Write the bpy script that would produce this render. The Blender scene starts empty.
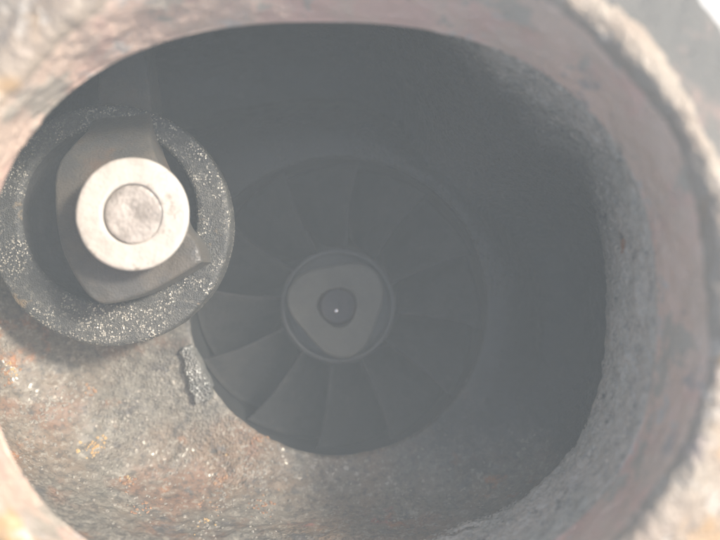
import bpy, bmesh, math, random
from mathutils import Vector, noise
from mathutils.bvhtree import BVHTree

random.seed(7)
S = bpy.context.scene
COL = S.collection
R = math.radians
MM = 0.001

# ---------------------------------------------------------------- camera
CAM_H = 0.076                      # camera height above the flange face (z = 0)
FPX = 700.0                        # focal length in pixels of a 720 px wide picture
cd = bpy.data.cameras.new('camera')
cam = bpy.data.objects.new('camera', cd); COL.objects.link(cam)
cam.location = (0, 0, CAM_H)
cam.rotation_euler = (0, 0, 0)     # straight down on the outlet
cd.sensor_width = 36.0
cd.lens = 36.0 * FPX / 720.0
cd.clip_start = 0.001
cd.clip_end = 50
cd.dof.use_dof = True
cd.dof.focus_distance = 0.113
cd.dof.aperture_fstop = 11.0
S.camera = cam

# ---------------------------------------------------------------- sky, sun, exposure
SUN_AZ, SUN_EL = 24.0, 42.0        # azimuth from +X towards +Y, elevation
w = bpy.data.worlds.new('World'); S.world = w; w.use_nodes = True
nt = w.node_tree; nt.nodes.clear()
sky = nt.nodes.new('ShaderNodeTexSky'); sky.sky_type = 'NISHITA'; sky.sun_disc = False
sky.sun_elevation = R(SUN_EL); sky.sun_rotation = R(90 - SUN_AZ)
sky.dust_density = 4.0; sky.air_density = 1.0; sky.ozone_density = 1.0
bg = nt.nodes.new('ShaderNodeBackground'); bg.inputs['Strength'].default_value = 0.15
wo = nt.nodes.new('ShaderNodeOutputWorld')
nt.links.new(sky.outputs[0], bg.inputs[0]); nt.links.new(bg.outputs[0], wo.inputs[0])

sl = bpy.data.lights.new('sun', 'SUN'); sl.energy = 4.4; sl.angle = R(8.0); sl.color = (1.0, 0.93, 0.84)
sun = bpy.data.objects.new('sun', sl); COL.objects.link(sun)
sd = Vector((math.cos(R(SUN_EL)) * math.cos(R(SUN_AZ)), math.cos(R(SUN_EL)) * math.sin(R(SUN_AZ)), math.sin(R(SUN_EL))))
sun.rotation_euler = sd.to_track_quat('Z', 'Y').to_euler()
sun.location = sd * 0.5

S.view_settings.view_transform = 'Standard'
S.view_settings.look = 'None'
S.view_settings.exposure = 0.6
S.view_settings.gamma = 1.0
S.view_settings.use_curve_mapping = False
S.render.engine = 'CYCLES'
S.cycles.use_denoising = True
S.cycles.adaptive_threshold = 0.025
S.cycles.max_bounces = 4
S.cycles.diffuse_bounces = 2
S.cycles.glossy_bounces = 2
S.cycles.volume_bounces = 0
S.cycles.sample_clamp_indirect = 4.0

# ---------------------------------------------------------------- helpers
def P(px, py, d):
    """millimetre plan position of a point that lies d millimetres below the lens"""
    return ((px - 360.0) * d / FPX, (270.0 - py) * d / FPX)

def Z(d):
    return CAM_H - d * MM

def mesh_obj(name, verts, faces, mats, parent=None, smooth=True, fmat=None):
    me = bpy.data.meshes.new(name)
    me.from_pydata(verts, [], faces)
    for m in (mats if isinstance(mats, (list, tuple)) else [mats]):
        me.materials.append(m)
    me.polygons.foreach_set('use_smooth', [smooth] * len(me.polygons))
    if fmat:
        me.polygons.foreach_set('material_index', fmat)
    me.update()
    o = bpy.data.objects.new(name, me); COL.objects.link(o)
    if parent:
        o.parent = parent
        o.matrix_parent_inverse = parent.matrix_world.inverted()
    return o

def empty(name, loc, label, cat):
    o = bpy.data.objects.new(name, None); COL.objects.link(o)
    o.location = loc; o.empty_display_size = 0.01
    o['label'] = label; o['category'] = cat
    bpy.context.view_layer.update()
    return o

def fbm(v, f, seed=0.0, octv=4):
    return noise.fractal(Vector((v[0] * f + seed, v[1] * f - seed, v[2] * f + 2 * seed)), 1.0, 2.0, octv)

# ---------------------------------------------------------------- materials
def new_mat(name):
    m = bpy.data.materials.new(name); m.use_nodes = True
    n = m.node_tree; n.nodes.clear()
    out = n.nodes.new('ShaderNodeOutputMaterial'); b = n.nodes.new('ShaderNodeBsdfPrincipled')
    n.links.new(b.outputs[0], out.inputs[0])
    return m, n, b

def tex_noise(n, tc, scale, detail=6, rough=0.6, off=0.0):
    mp = n.nodes.new('ShaderNodeMapping'); mp.inputs['Location'].default_value = (off, off * .7, -off)
    n.links.new(tc.outputs['Object'], mp.inputs[0])
    t = n.nodes.new('ShaderNodeTexNoise'); t.inputs['Scale'].default_value = scale
    t.inputs['Detail'].default_value = detail; t.inputs['Roughness'].default_value = rough
    n.links.new(mp.outputs[0], t.inputs['Vector'])
    return t.outputs['Fac']

def ramp(n, fac, lo, hi):
    m = n.nodes.new('ShaderNodeMapRange'); m.inputs[1].default_value = lo; m.inputs[2].default_value = hi
    m.interpolation_type = 'SMOOTHSTEP'
    n.links.new(fac, m.inputs[0]); return m.outputs[0]

def mix(n, fac, a, b):
    m = n.nodes.new('ShaderNodeMix'); m.data_type = 'RGBA'
    if isinstance(fac, float): m.inputs[0].default_value = fac
    else: n.links.new(fac, m.inputs[0])
    for sock, v in ((m.inputs[6], a), (m.inputs[7], b)):
        if isinstance(v, tuple): sock.default_value = (*v, 1)
        else: n.links.new(v, sock)
    return m.outputs[2]

def math_(n, op, a, b):
    m = n.nodes.new('ShaderNodeMath'); m.operation = op
    for s, v in zip(m.inputs, (a, b)):
        if isinstance(v, (int, float)): s.default_value = v
        else: n.links.new(v, s)
    return m.outputs[0]

def cast_mat(name, c1, c2, scale=110, spots=(), fleck=None, rough=0.6, metal=0.0, bump=0.0003,
             bscale=900, bstr=0.6, fine=None, spec=0.5, shade=None, gh=.9, mottle=None, patchy=False):
    """worn casting: two mottled tones, stain spots (colour, scale, lo, hi, offset), bright grains, grainy relief"""
    m, n, b = new_mat(name)
    tc = n.nodes.new('ShaderNodeTexCoord')
    col = mix(n, ramp(n, tex_noise(n, tc, scale, 4, .65), .38, .62), c1, c2)
    for c, sc, lo, hi, off in spots:
        col = mix(n, ramp(n, tex_noise(n, tc, sc, 4, .7, off), lo, hi), col, c)
    if mottle:                                   # grain-sized light and dark crystals
        msc, lo_c, hi_c = mottle
        mf = tex_noise(n, tc, msc, 2, .8, 21.0)
        col = mix(n, math_(n, 'MULTIPLY', ramp(n, mf, .50, .36), .6), col, lo_c)
        col = mix(n, math_(n, 'MULTIPLY', ramp(n, mf, .56, .68), .7), col, hi_c)
    lit_mask = None
    if shade:                                     # painted shade: near-black tone away from the lit low side
        sc_, (ax_, ay_, az_), wob_, lo, hi = shade
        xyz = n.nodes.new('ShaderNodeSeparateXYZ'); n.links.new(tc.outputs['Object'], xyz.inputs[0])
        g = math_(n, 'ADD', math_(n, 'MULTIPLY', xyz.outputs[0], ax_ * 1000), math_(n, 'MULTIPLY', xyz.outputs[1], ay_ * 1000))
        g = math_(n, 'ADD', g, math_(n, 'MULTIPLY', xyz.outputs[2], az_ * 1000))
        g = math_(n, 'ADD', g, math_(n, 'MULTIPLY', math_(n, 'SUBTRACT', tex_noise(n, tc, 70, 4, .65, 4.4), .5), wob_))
        lit_mask = ramp(n, g, lo, hi)
        col = mix(n, lit_mask, sc_, col)
    grain = n.nodes.new('ShaderNodeTexVoronoi'); grain.inputs['Scale'].default_value = (fine or 1500)
    n.links.new(tc.outputs['Object'], grain.inputs['Vector'])
    r = rough
    if fleck:
        fc, lo, hi, fr = fleck
        sep = n.nodes.new('ShaderNodeSeparateColor'); n.links.new(grain.outputs['Color'], sep.inputs[0])
        patch = ramp(n, tex_noise(n, tc, 170, 2, .6, 3.1), .40, .62)
        f = math_(n, 'MULTIPLY', ramp(n, sep.outputs[0], lo, hi), patch)
        if lit_mask is not None: f = math_(n, 'MULTIPLY', f, lit_mask)
        col = mix(n, f, col, fc)
        rm = n.nodes.new('ShaderNodeMapRange'); rm.inputs[3].default_value = rough; rm.inputs[4].default_value = fr
        n.links.new(f, rm.inputs[0]); n.links.new(rm.outputs[0], b.inputs['Roughness'])
        n.links.new(math_(n, 'MULTIPLY', f, .5), b.inputs['Metallic'])
    else:
        b.inputs['Roughness'].default_value = rough; b.inputs['Metallic'].default_value = metal
    b.inputs['Specular IOR Level'].default_value = spec
    n.links.new(col, b.inputs['Base Color'])
    h = math_(n, 'ADD', tex_noise(n, tc, bscale, 3, .75, 1.3), math_(n, 'MULTIPLY', grain.outputs['Distance'], gh))
    bp = n.nodes.new('ShaderNodeBump'); bp.inputs['Strength'].default_value = bstr; bp.inputs['Distance'].default_value = bump
    if patchy:                                   # crusted here, burnt smooth there
        n.links.new(math_(n, 'MULTIPLY', math_(n, 'ADD', ramp(n, tex_noise(n, tc, 55, 3, .6, 31.0), .42, .62), .22), bstr), bp.inputs['Strength'])
    n.links.new(h, bp.inputs['Height']); n.links.new(bp.outputs[0], b.inputs['Normal'])
    return m

ORANGE, YELLOW, RED = (.46, .19, .07), (.62, .40, .14), (.40, .13, .10)
M_rim = cast_mat('rusted_rim', (.78, .57, .45), (.70, .54, .43), 75,
                 spots=[((.74, .50, .41), 60, .50, .62, 2.0), ((.52, .46, .38), 90, .56, .62, 14.0), ((.46, .40, .36), 130, .60, .68, 5.0), ((.62, .56, .50), 150, .60, .68, 8.0)],
                 rough=.65, bump=.0004, bscale=500, bstr=.5, spec=.3)
M_crest = cast_mat('scraped_edge_metal', (.38, .32, .255), (.35, .28, .22), 120,
                   spots=[((.52, .33, .16), 45, .48, .62, 4.0), ((.40, .33, .28), 120, .58, .64, 6.0), ((.52, .46, .39), 200, .57, .62, 11.0)],
                   rough=.5, bump=.0004, bscale=450, bstr=.6)
M_face = cast_mat('grey_flange_metal', (.15, .145, .135), (.12, .12, .115), 60,
                  spots=[((.24, .18, .16), 60, .52, .64, 1.0)], rough=.7, bump=.0004, bscale=450, bstr=.5)
M_inner = cast_mat('shaded_cast_iron', (.235, .215, .178), (.245, .175, .118), 38, shade=((.03, .03, .03), (-.45, -1.0, 0.0), 45.0, 10.0, 36.0),  # shade of the upper right chamber painted into the colour
                   spots=[((.27, .165, .11), 60, .50, .66, 12.0), ((.15, .14, .13), 180, .55, .68, 15.0), (ORANGE, 85, .58, .72, 1.7), (RED, 60, .66, .74, 6.4), (YELLOW, 140, .70, .74, 9.2)],
                   fleck=((.46, .42, .35), .88, .97, .40), rough=.55, bump=.00038, bscale=800, bstr=.85, fine=1900, gh=.5, mottle=(800, (.09, .085, .075), (.40, .37, .31)), patchy=True)
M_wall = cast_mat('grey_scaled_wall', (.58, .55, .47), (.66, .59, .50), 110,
                  shade=((.04, .04, .038), (-.12, -.35, 1.0), 12.0, -41.0, -19.0), spots=[(ORANGE, 120, .68, .72, 3.7), ((.10, .10, .10), 300, .60, .68, 7.0)],  # wall colour darkens with depth to imitate shade
                  fleck=((.75, .70, .62), .80, .92, .35), rough=.6, bump=.0006, bscale=600, bstr=.7, fine=1500, gh=.8, mottle=(500, (.30, .28, .25), (.74, .70, .62)))
M_bore = cast_mat('bore_metal', (.03, .03, .03), (.04, .04, .038), 120, rough=.55, bump=.0001)
M_disc = cast_mat('gritty_valve_steel', (.075, .076, .072), (.115, .112, .10), 90,
                  spots=[((.30, .22, .13), 130, .62, .70, 2.3)],
                  fleck=((.80, .74, .62), .80, .92, .30), rough=.5, bump=.00012, bscale=2400, bstr=.9, fine=4300, mottle=(1300, (.05, .05, .047), (.24, .225, .19)))
M_dish = cast_mat('shade_dark_valve_dish', (.045, .045, .043), (.065, .06, .055), 90, rough=.6, bump=.0002, bscale=1500)  # dark tone holds the shadow inside the dish
M_ridge = cast_mat('glinting_cast_ridge', (.19, .19, .175), (.27, .26, .235), 200, fleck=((.80, .80, .74), .70, .85, .3), rough=.45, bump=.0004, bscale=1400, bstr=1.0, fine=2300, gh=1.2)
M_arm = cast_mat('heat_stained_arm', (.10, .097, .09), (.15, .13, .105), 130,
                 spots=[((.16, .115, .085), 110, .54, .70, 5.1)],
                 rough=.38, bump=.0002, bscale=800, bstr=.45, fine=3200)
M_washer = cast_mat('bright_washer_steel', (.72, .66, .58), (.58, .52, .45), 100,
                    spots=[((.42, .36, .29), 230, .57, .70, 3.0), ((.74, .70, .63), 180, .58, .66, 9.0)], rough=.42, bump=.00012, bscale=700, bstr=.5)
M_rivet = cast_mat('peened_rivet_steel', (.34, .30, .26), (.56, .50, .44), 330,
                   spots=[((.36, .31, .27), 380, .58, .68, 3.0)], rough=.36, bump=.0002, bscale=450, bstr=.6)
M_hub = cast_mat('dull_hub_alloy', (.14, .14, .135), (.12, .12, .115), 150, spec=.2, rough=.6, bump=.0001)
M_nut = cast_mat('dull_nut_alloy', (.155, .148, .125), (.13, .125, .108), 150, spec=.2, rough=.6, bump=.0001)
M_hole = cast_mat('dark_drilled_centre', (.05, .03, .028), (.035, .025, .024), 300, rough=.3, bump=.0001)
M_blade = cast_mat('blade_alloy', (.045, .043, .04), (.03, .03, .03), 80, spec=.12, rough=.65, mottle=(260, (.022, .022, .022), (.05, .046, .042)), bump=.0001)
M_flakeG = cast_mat('pale_scale', (.36, .33, .28), (.28, .25, .21), 300, rough=.5, bump=.0003, bscale=1500)
M_flakeO = cast_mat('orange_rust_scale', (.34, .17, .09), (.42, .26, .15), 500, rough=.6, bump=.0003, bscale=1500)
M_flakeY = cast_mat('yellow_rust_scale', (.62, .44, .22), (.54, .34, .14), 500, rough=.6, bump=.0003, bscale=1500)
M_bench = cast_mat('pale_bench', (.80, .79, .77), (.74, .73, .70), 20, rough=.6, bump=.0002, bscale=300)

# ---------------------------------------------------------------- the surface below
def slab(name, x, y, z0, z1, m):
    v = [(sx * x, sy * y, z) for z in (z0, z1) for sx, sy in ((-1, -1), (1, -1), (1, 1), (-1, 1))]
    f = [(3, 2, 1, 0), (4, 5, 6, 7)] + [(i, (i + 1) % 4, 4 + (i + 1) % 4, 4 + i) for i in range(4)]
    return mesh_obj(name, v, f, m, smooth=False)
Z_BENCH = Z(180)
bench = slab('ground', .34, .34, Z_BENCH - .03, Z_BENCH, M_bench)
bench['kind'] = 'structure'

# ---------------------------------------------------------------- lofted housing
NA = 640
def ring(cx, cy, l, r, t, b, n, d):
    return (cx, cy, l, r, t, b, n, d)
def circ(cx, cy, rad, d): return ring(cx, cy, rad, rad, rad, rad, 2.0, d)

def lerp_rings(keys, subs, curve=True):
    out = []
    K = len(keys)
    for i in range(K - 1):
        p0, p1, p2, p3 = keys[max(i - 1, 0)], keys[i], keys[i + 1], keys[min(i + 2, K - 1)]
        for s in range(subs[i]):
            t = s / subs[i]
            if curve:
                out.append(tuple(0.5 * ((2 * b) + (-a + c) * t + (2 * a - 5 * b + 4 * c - d) * t * t + (-a + 3 * b - 3 * c + d) * t ** 3)
                                 for a, b, c, d in zip(p0, p1, p2, p3)))
            else:
                out.append(tuple(b + (c - b) * t for b, c in zip(p1, p2)))
    out.append(keys[-1])
    return out

def sstep(a, b, v):
    t = min(1.0, max(0.0, (v - a) / (b - a))); return t * t * (3 - 2 * t)
def pocket(x, y, d):
    """pocket added on the far side of the bore so the floor there falls dark"""
    return 17.0 * sstep(-14, 26, .55 * x + y) * sstep(108, 119, d) * (1 - sstep(123.8, 125.4, d))
def ring_pts(rg, na=NA, deep=None):
    cx, cy, l, r_, t_, b, n, d = rg
    e = 2.0 / n
    pts = []
    for i in range(na):
        a = 2 * math.pi * i / na
        c, s = math.cos(a), math.sin(a)
        r, t = r_, t_
        x = cx + (r if c >= 0 else l) * math.copysign(abs(c) ** e, c)
        y = cy + (t if s >= 0 else b) * math.copysign(abs(s) ** e, s)
        dd = deep(x, y, d) if deep else 0
        if deep and a < math.pi / 2:                  # on the upper right the wall funnels straight down to the bore
            wgt = .85 * sstep(0.0, .75, a) * (1 - sstep(.95, 1.57, a)) * sstep(88.0, 91.0, d)
            tt = max(0.0, min(1.0, (d - 88.0) / 37.6)) ** 1.7
            lx, ly = -5.03 + 42.4 * c ** (2 / 2.4), -5.03 + 36.2 * s ** (2 / 2.4)
            qx, qy = -4.1 + 27.3 * c, -6.6 + 27.3 * s
            x += (lx + (qx - lx) * tt - x) * wgt
            y += (ly + (qy - ly) * tt - y) * wgt
            dd *= 1 - wgt
        pts.append((x * MM, y * MM, Z(d + dd)))
    return pts

def loft(name, rings, mats, parent, matfn=None, amp=None, na=NA, cap_end=False, seed=0.0, deep=None):
    verts, faces, fm = [], [], []
    for rg in rings: verts += ring_pts(rg, na, deep)
    for k in range(len(rings) - 1):
        for i in range(na):
            j = (i + 1) % na
            faces.append((k * na + i, k * na + j, (k + 1) * na + j, (k + 1) * na + i))
            if matfn: fm.append(matfn(k, rings, i))
    if cap_end:
        faces.append(tuple(range((len(rings) - 1) * na, len(rings) * na)))
        if matfn: fm.append(0)
    o = mesh_obj(name, verts, faces, mats, parent, True, fm or None)
    if amp:
        me = o.data
        nr = [v.normal.copy() for v in me.vertices]
        for v, q in zip(me.vertices, nr):
            k = v.index // na
            a = amp(k, len(rings), rings[k])
            if a <= 0: continue
            h = fbm(v.co, 160, seed, 3) * 1.2 + fbm(v.co, 650, seed + 3, 3) * .7
            v.co += q * (h * a * MM)
        me.update()
    return o

BX, BY, BR = -4.1, -6.6, 26.8       # turbine bore axis and radius (mm)
housing = empty('turbine_housing', (BX * MM, BY * MM, Z_BENCH),
                'rusted cast iron turbine housing with wide round outlet seen from its mouth', 'turbo housing')

# flange and mouth
FX, FY = -3.4, -3.3
fl_keys = [
    circ(FX, FY, 50.0, 89.0), circ(FX, FY, 54.6, 84.5), circ(FX, FY, 55.2, 82.0), circ(FX, FY, 54.2, 80.2), circ(FX, FY, 52.0, 79.4),
    circ(FX, FY, 47.5, 77.6), ring(FX, FY, 45.4, 45.4, 44.2, 44.2, 2, 76.0), ring(FX, FY, 43.6, 43.6, 41.4, 41.4, 2.02, 75.6),
    ring(FX, FY, 42.2, 42.2, 39.4, 39.4, 2.06, 76.8),
    ring(-4.0, -4.0, 42.0, 42.0, 38.2, 38.2, 2.15, 80.0), ring(-4.7, -4.7, 42.3, 42.3, 36.9, 36.9, 2.3, 85.0),
    ring(-5.03, -5.03, 42.4, 42.4, 36.2, 36.2, 2.4, 88.0)]
fl_rings = lerp_rings(fl_keys, [4, 3, 3, 4, 6, 6, 6, 6, 8, 12, 8])
def fl_mat(k, rings, i):
    d = rings[k][7]; r = rings[k][3]
    a = 360.0 * i / NA
    wob = 1.2 * math.sin(i * .11) + .8 * math.sin(i * .047 + 1)
    if k < 28 + 0 and r > 45.6 + .5 * wob:
        return 2 if 14 < a + 8 * math.sin(r) < 98 else 1  # darker grey on an upper right sector only
    if r > 41 and d < 77.2 + .25 * wob and k < 44: return 1
    return 0
flange = loft('flange', fl_rings, [M_rim, M_crest, M_face], housing, fl_mat, lambda k, n, r: .3 if k < n - 1 else 0, seed=2.0)

# chamber behind the mouth
CX, CY = -5.03, -5.03
ch_keys = [
    ring(CX, CY, 42.4, 42.4, 36.2, 36.2, 2.4, 88.0),
    ring(CX, CY, 43.6, 42.4, 37.2, 36.4, 2.4, 88.5),
    ring(CX, CY, 50.0, 42.3, 42.5, 36.8, 2.4, 91.0),
    ring(CX, CY, 56.0, 42.2, 46.0, 37.0, 2.4, 97.0),
    ring(CX, CY, 58.5, 42.0, 48.0, 37.2, 2.4, 103.5),
    ring(CX, CY, 59.0, 42.4, 48.5, 37.2, 2.4, 106.0),
    ring(CX, CY, 59.2, 43.4, 49.0, 37.1, 2.4, 107.5),
    ring(CX, CY, 59.5, 46.0, 49.0, 36.9, 2.4, 110.5),
    ring(CX, CY, 59.0, 48.0, 48.0, 36.5, 2.4, 115.0),
    ring(CX, CY, 56.0, 46.0, 45.0, 35.0, 2.3, 120.5),
    ring(CX, CY, 49.0, 40.0, 39.0, 32.3, 2.2, 124.0),
    ring(BX - .2, BY, 34.0, 30.5, 31.0, 28.6, 2.0, 125.3),
    circ(BX, BY, 27.3, 125.6), circ(BX, BY, BR, 126.4)]
ch_rings = lerp_rings(ch_keys, [2, 6, 12, 14, 5, 4, 8, 12, 16, 18, 14, 4, 3])
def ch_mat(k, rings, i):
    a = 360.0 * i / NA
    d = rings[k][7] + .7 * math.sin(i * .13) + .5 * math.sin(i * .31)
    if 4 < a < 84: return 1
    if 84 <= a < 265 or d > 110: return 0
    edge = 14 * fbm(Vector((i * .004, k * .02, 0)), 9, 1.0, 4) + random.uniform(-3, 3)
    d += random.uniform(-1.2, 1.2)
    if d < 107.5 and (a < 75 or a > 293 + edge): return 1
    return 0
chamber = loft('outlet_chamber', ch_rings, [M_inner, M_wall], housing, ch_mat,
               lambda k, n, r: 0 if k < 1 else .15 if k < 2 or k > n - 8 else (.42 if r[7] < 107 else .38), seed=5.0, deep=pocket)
# turbine bore
bo_rings = lerp_rings([circ(BX, BY, BR, 126.4), circ(BX, BY, BR - .1, 134), circ(BX, BY, BR + 1.5, 146), circ(BX, BY, BR + 6, 156), circ(BX, BY, 9, 158)],
                      [8, 8, 8, 6], False)
loft('turbine_bore', bo_rings, M_bore, housing, na=256)
# outside of the casting
ob_rings = lerp_rings([circ(FX, FY, 50.0, 89.0), ring(FX, FY, 56, 48.5, 47, 45, 2.1, 92.0), ring(CX, CY, 63, 52, 53, 45, 2.2, 100.0),
                       ring(CX, CY, 65, 55, 54, 47, 2.2, 112.0), ring(CX, CY, 68, 60, 58, 53, 2.1, 128.0), ring(CX, CY, 70, 62, 60, 56, 2.1, 145.0),
                       ring(CX, CY, 66, 58, 57, 53, 2.1, 162.0), ring(CX, CY, 45, 42, 42, 40, 2, 174.0), ring(CX, CY, 42, 40, 40, 38, 2, 179.9)],
                      [4, 6, 8, 8, 8, 8, 8, 4])
loft('outer_casting', ob_rings, [M_face], housing, None, lambda k, n, r: .35 if k > 3 and k < n - 3 else 0, na=256, cap_end=True, seed=9.0)

# ---------------------------------------------------------------- lathe and prism helpers
def lathe(name, cx, cy, prof, m, parent, na=128, closed_top=True, rfn=None, jit=0.0, seed=0.0):
    """prof: (radius mm, depth mm) from the outer bottom to the centre top"""
    v, f = [], []
    for r, d in prof:
        for i in range(na):
            a = 2 * math.pi * i / na
            rr = r * (rfn(a, r) if rfn else 1.0)
            x, y = cx + rr * math.cos(a), cy + rr * math.sin(a)
            q = Vector((x * MM, y * MM, Z(d)))
            if jit:
                q.z += jit * MM * fbm(q, 330, seed, 3)
                k = 1 + jit / max(r, 1.0) * .35 * fbm(q, 240, seed + 4, 3)
                q.x = cx * MM + (q.x - cx * MM) * k; q.y = cy * MM + (q.y - cy * MM) * k
            v.append(q)
    for k in range(len(prof) - 1):
        for i in range(na):
            j = (i + 1) % na
            f.append((k * na + i, k * na + j, (k + 1) * na + j, (k + 1) * na + i))
    if closed_top: f.append(tuple(range((len(prof) - 1) * na, len(prof) * na)))
    o = mesh_obj(name, v, f, m, parent)
    return o

def fine(prof, step=.5):
    out = []
    for (r0, d0), (r1, d1) in zip(prof, prof[1:]):
        n = max(1, int(math.hypot(r1 - r0, d1 - d0) / step))
        out += [(r0 + (r1 - r0) * t / n, d0 + (d1 - d0) * t / n) for t in range(n)]
    return out + [prof[-1]]

# wastegate port under the valve, and the cast ridge beside the bore
px_, py_ = P(108, 230, 114)
lathe('wastegate_port', px_ - 3, py_ + 1, fine([(13.5, 126), (12.0, 122), (11.6, 118.7), (11.2, 118.3), (9, 118.3), (8.8, 118.8), (8.8, 125)]), M_inner, housing, 96, False)

# ---------------------------------------------------------------- turbine wheel
wx, wy = P(338, 306, 130)
wheel = empty('turbine_rotor', (wx * MM, wy * MM, Z(156)),
              'grey twelve bladed turbine rotor with rounded triangular nut deep in the bore', 'turbine rotor')
lathe('hub', wx, wy, fine([(17, 156), (14, 148), (11.6, 138), (10.9, 132), (10.65, 130.3), (10.3, 129.9), (9.95, 129.85), (9.8, 130.1), (9.75, 131.9), (0.3, 132.0)], .6), M_hub, wheel, 128)
TRI = R(41)
def tri(a, r): return 1 + .115 * math.cos(3 * (a - TRI)) * min(1, r / 8.0)
nut = lathe('hub_nut', wx, wy, fine([(8.55, 131.95), (8.55, 128.0), (8.45, 127.5), (8.1, 127.25), (3.75, 127.2), (3.55, 127.35), (3.5, 127.8)], .4), M_nut, wheel, 160, False, tri)
lathe('centre_hole', wx, wy, fine([(3.52, 127.75), (3.4, 129.7), (3.1, 130.0), (.05, 130.4)], .3), M_hole, nut, 64)

M_glint = cast_mat('bright_glint_metal', (.85, .82, .8), (.8, .8, .8), 300, rough=.12, metal=1.0, bump=.00005, bstr=.3)  # bright metal for an added nub that makes the hole's highlight
lathe('glint_nub', wx - .35, wy - .9, fine([(.62, 130.35), (.6, 129.9), (.42, 129.65), (.2, 129.55), (.03, 129.53)], .1), M_glint, nut, 32)

def blade(theta0):
    ns, nu = 14, 22
    v, f = [], []
    for side in (0, 1):
        for iu in range(nu + 1):
            u = iu / nu
            for is_ in range(ns + 1):
                s = is_ / ns
                r0 = 10.4 + (3.5 * u * u); r1 = BR - .45 + 2.0 * max(0, u - .5)
                r = r0 + (r1 - r0) * s
                d = 131.2 - 3.4 * s + u * (19 + 2 * s)
                tw = R(46) * (1 - (1 - u) ** 1.8) * (.55 + .45 * s)
                bow = R(2.5) * math.sin(s * math.pi * .8) - R(3) * s
                a = theta0 + tw + bow
                th = (.55 - .25 * s) * (0.55 + .45 * min(1, u * 5))
                a += (th / r) * (1 if side else -1)
                v.append(((wx + r * math.cos(a)) * MM, (wy + r * math.sin(a)) * MM, Z(d + (.12 if side else 0))))
    n1 = (ns + 1) * (nu + 1)
    g = lambda sd_, iu, is_: sd_ * n1 + iu * (ns + 1) + is_
    for iu in range(nu):
        for is_ in range(ns):
            f.append((g(0, iu, is_), g(0, iu, is_ + 1), g(0, iu + 1, is_ + 1), g(0, iu + 1, is_)))
            f.append((g(1, iu, is_), g(1, iu + 1, is_), g(1, iu + 1, is_ + 1), g(1, iu, is_ + 1)))
        for is_ in (0, ns):
            f.append((g(0, iu, is_), g(0, iu + 1, is_), g(1, iu + 1, is_), g(1, iu, is_)))
    for is_ in range(ns):
        for iu in (0, nu):
            f.append((g(0, iu, is_), g(1, iu, is_), g(1, iu, is_ + 1), g(0, iu, is_ + 1)))
    return v, f
for k in range(12):
    v, f = blade(R(233 + 30 * k))
    b = mesh_obj('blade', v, f, M_blade, wheel)

# ---------------------------------------------------------------- wastegate valve
D_DISC, D_ARM, D_WASH = 112.0, 104.0, 99.4
dx, dy = P(108.5, 225, D_DISC); dr = 121.5 * D_DISC / FPX
ix, iy = P(108, 215, D_DISC); ir = 89 * D_DISC / FPX
valve = empty('wastegate_valve', (dx * MM, dy * MM, Z(118.2)),
              'round gritty wastegate flap with bright washer, riveted to its swing arm', 'wastegate valve')
vd = [circ(dx, dy, dr - 4, 118.2), circ(dx, dy, dr - .8, 117.6), circ(dx, dy, dr, 116.4), circ(dx, dy, dr, 112.7), circ(dx, dy, dr - .2, 112.2), circ(dx, dy, dr - .7, 112.0),
      circ(ix, iy, ir + .7, 112.0), circ(ix, iy, ir + .1, 112.2), circ(ix, iy, ir - .2, 112.8), circ(ix, iy, ir - .5, 116.0), circ(ix, iy, ir - 1.2, 116.8), circ(ix, iy, .3, 117.0)]
vd_rings = lerp_rings(vd, [4, 3, 6, 2, 2, 14, 3, 3, 8, 3, 12], False)
K_DISH = sum([4, 3, 6, 2, 2, 14, 3, 3])
loft('valve_disc', vd_rings, [M_disc, M_dish], valve, lambda k, r, i: 1 if k >= K_DISH else 0, lambda k, n, r: .10, na=260, cap_end=True, seed=4.0)

def prism(name, outline, d_top, d_bot, m, parent, bev=.5, jit=.12, seed=0.0, bend=None):
    bm = bmesh.new()
    vs = [bm.verts.new((x * MM, y * MM, Z(d_bot))) for x, y in outline]
    fc = bm.faces.new(vs)
    bmesh.ops.recalc_face_normals(bm, faces=[fc])
    if fc.normal.z < 0: fc.normal_flip()
    ex = bmesh.ops.extrude_face_region(bm, geom=[fc])
    top = [e for e in ex['geom'] if isinstance(e, bmesh.types.BMVert)]
    for q in top: q.co.z = Z(d_top)
    bmesh.ops.recalc_face_normals(bm, faces=bm.faces[:])
    tset = set(top)
    edges = [e for e in bm.edges if e.verts[0] in tset and e.verts[1] in tset]
    bmesh.ops.bevel(bm, geom=edges, offset=bev * MM, segments=3, affect='EDGES', profile=.6)
    bmesh.ops.triangulate(bm, faces=[q for q in bm.faces if len(q.verts) > 4])
    for _ in range(2):
        long = [e for e in bm.edges if e.calc_length() > 1.2 * MM]
        bmesh.ops.subdivide_edges(bm, edges=long, cuts=1, use_grid_fill=True)
        bmesh.ops.triangulate(bm, faces=[q for q in bm.faces if len(q.verts) > 4])
    for q in bm.verts:
        h = fbm(q.co, 300, seed, 3)
        q.co.z += h * jit * MM
        if bend: q.co.z -= bend(q.co.x / MM, q.co.y / MM) * MM
    me = bpy.data.meshes.new(name); bm.to_mesh(me); bm.free()
    me.materials.append(m)
    me.polygons.foreach_set('use_smooth', [True] * len(me.polygons))
    try: me.set_sharp_from_angle(angle=R(40))
    except Exception: pass
    o = bpy.data.objects.new(name, me); COL.objects.link(o)
    o.parent = parent; o.matrix_parent_inverse = parent.matrix_world.inverted()
    return o

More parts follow.
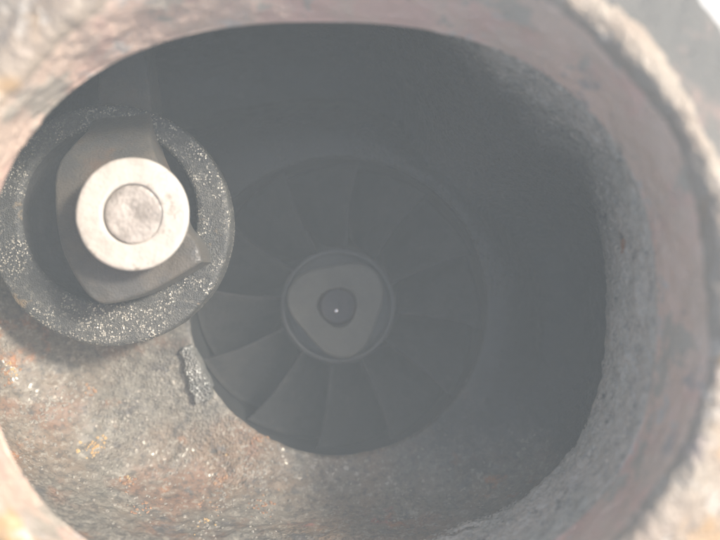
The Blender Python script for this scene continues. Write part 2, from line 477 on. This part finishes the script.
def smooth_outline(pts, d, n=6, sharp=()):
    K = len(pts); out = []
    for i in range(K):
        p0, p1, p2, p3 = pts[i - 1], pts[i], pts[(i + 1) % K], pts[(i + 2) % K]
        if i in sharp: p0 = p1
        if (i + 1) % K in sharp: p3 = p2
        for s in range(n):
            t = s / n
            q = [0.5 * ((2 * b) + (-a + c) * t + (2 * a - 5 * b + 4 * c - e) * t * t + (-a + 3 * b - 3 * c + e) * t ** 3) for a, b, c, e in zip(p0, p1, p2, p3)]
            out.append(P(q[0], q[1], d))
    return out
arm_px = [(112, 303), (150, 291), (202, 262), (197, 244), (181, 222), (172, 190), (156, 160), (142, 132), (134, 95), (124, 14),
          (74, 14), (72, 90), (70, 122), (54, 160), (51, 205), (58, 248), (78, 285), (96, 302)]
prism('swing_arm', smooth_outline(arm_px, D_ARM, 6, sharp=(2, 9, 10)), D_ARM, D_ARM + 6.5, M_arm, valve, .6, .35, 3.0, lambda x, y: 9.0 * sstep(14.0, 28, y) + .05 * max(0, -x - 36) ** 1.4)
# pivot shaft at the arm's far end, under the mouth's edge
sx, sy = P(98, 5, 107)
v, f = [], []
for k, x in enumerate((-11, -10.6, 7.6, 8)):
    for i in range(40):
        a = 2 * math.pi * i / 40
        rr = 4.6 if k in (1, 2) else 4.2
        v.append(((sx + x) * MM, (sy + rr * math.cos(a)) * MM, Z(111) + rr * math.sin(a) * MM))
for k in range(3):
    for i in range(40):
        j = (i + 1) % 40; f.append((k * 40 + i, k * 40 + j, (k + 1) * 40 + j, (k + 1) * 40 + i))
f.append(tuple(range(40))); f.append(tuple(range(120, 160)))
mesh_obj('pivot_shaft', v, f, M_arm, valve)
ax, ay = P(131.5, 214, D_WASH); wr = 57 * D_WASH / FPX
wash = lathe('washer', ax, ay, fine([(wr - 3.0, D_ARM + .5), (wr - 2.6, D_WASH + 2.0), (wr - .3, D_WASH + 1.3), (wr - .05, D_WASH + .8), (wr, D_WASH + .4), (wr - .12, D_WASH + .12), (wr - .5, D_WASH), (4.5, D_WASH), (4.36, D_WASH + .08), (4.28, D_WASH + .5), (4.3, D_ARM)], .35),
             M_washer, valve, 160, False, None, .12, 6.0)
bx_, by_ = P(133, 214, D_WASH)
lathe('rivet_head', bx_, by_, fine([(4.2, D_ARM), (4.2, D_WASH + .5), (4.0, D_WASH + .28), (3.5, D_WASH + .18), (1.5, D_WASH + .15), (.1, D_WASH + .25)], .25),
      M_rivet, valve, 96, True, None, .22, 8.0)

# ---------------------------------------------------------------- rust scale on the chamber floor
dg = bpy.context.evaluated_depsgraph_get()
bvh = BVHTree.FromObject(chamber, dg)
def hit(px, py):
    x, y = P(px, py, 100)
    o = Vector((0, 0, CAM_H)); t = Vector((x * MM, y * MM, -.1)) 
    q = bvh.ray_cast(o, t.normalized())
    return q[0], q[1]
def lump(bm, loc, nrm, r, flat):
    g = bmesh.ops.create_icosphere(bm, subdivisions=2, radius=1.0)
    t = nrm.orthogonal().normalized(); t2 = nrm.cross(t)
    sd_ = random.random() * 50
    e1, e2 = random.uniform(.7, 1.4), random.uniform(.7, 1.3)
    for q in g['verts']:
        c = q.co * (1 + .55 * noise.fractal(q.co * 1.6 + Vector((sd_, 0, 0)), 1, 2, 3))
        q.co = loc + (t * c.x * e1 + t2 * c.y * e2 + nrm * c.z * flat) * r
def scale_part(name, clusters, m, rng):
    bm = bmesh.new()
    for (px, py, spread, n) in clusters:
        for _ in range(int(n * 2.2)):
            p, nr = hit(random.gauss(px, spread * 1.1), random.gauss(py, spread * .9))
            if p is None: continue
            lump(bm, p, -nr if nr.z < 0 else nr, random.uniform(*rng) * MM, random.uniform(.5, .9))
    me = bpy.data.meshes.new(name); bm.to_mesh(me); bm.free(); me.materials.append(m)
    o = bpy.data.objects.new(name, me); COL.objects.link(o)
    o.parent = housing; o.matrix_parent_inverse = housing.matrix_world.inverted()
    o['kind'] = 'stuff'
    return o
rand_cl = [(random.uniform(0, 300), random.uniform(390, 535), 12, 5) for _ in range(38)]
scale_part('pale_scale', [(222, 505, 5, 5), (212, 520, 6, 6), (204, 532, 6, 6), (75, 388, 7, 12), (50, 405, 14, 18), (120, 475, 8, 8), (35, 410, 10, 12), (265, 500, 9, 10),
                          (30, 450, 16, 14), (250, 470, 12, 10)] + rand_cl, M_flakeG, (.09, .30))
scale_part('orange_rust_scale', [(127, 482, 4, 9), (262, 508, 7, 12), (220, 480, 5, 8), (8, 375, 6, 10), (258, 440, 4, 5), (90, 392, 4, 5), (145, 510, 8, 8), (210, 505, 6, 6)], M_flakeO, (.10, .30))
scale_part('yellow_rust_scale', [(90, 448, 5, 12), (105, 440, 4, 4), (12, 369, 4, 6), (205, 524, 5, 5), (130, 478, 2, 2)], M_flakeY, (.10, .30))
# lit grainy ridge between the valve and the bore
rv, rf = [], []
pts = [(173, 353), (178, 347), (185, 345), (188, 354), (193, 361), (196, 372), (202, 382), (207, 396), (204, 401), (197, 402), (191, 405), (188, 396), (183, 390), (182, 379), (177, 371), (178, 361)]
prism('cast_ridge', [P(x + 5, y, 123.9) for x, y in pts], 124.2, 128.0, M_ridge, housing, .5, 1.1, 2.0)

# ---------------------------------------------------------------- added scattering box standing in for lens veil
hm = bpy.data.materials.new('lens_veil_volume'); hm.use_nodes = True
hn = hm.node_tree; hn.nodes.clear()
ho = hn.nodes.new('ShaderNodeOutputMaterial'); hv = hn.nodes.new('ShaderNodeVolumePrincipled')
hv.inputs['Color'].default_value = (.87, .965, 1.0, 1)
hv.inputs['Density'].default_value = 1.75
hv.inputs['Density Attribute'].default_value = ''
hv.inputs['Color Attribute'].default_value = ''
hv.inputs['Temperature Attribute'].default_value = ''
hm.cycles.homogeneous_volume = True
hn.links.new(hv.outputs[0], ho.inputs['Volume'])
hz = slab('lens_veil', .36, .36, Z_BENCH - .05, CAM_H + .012, hm)
hz['kind'] = 'stuff'
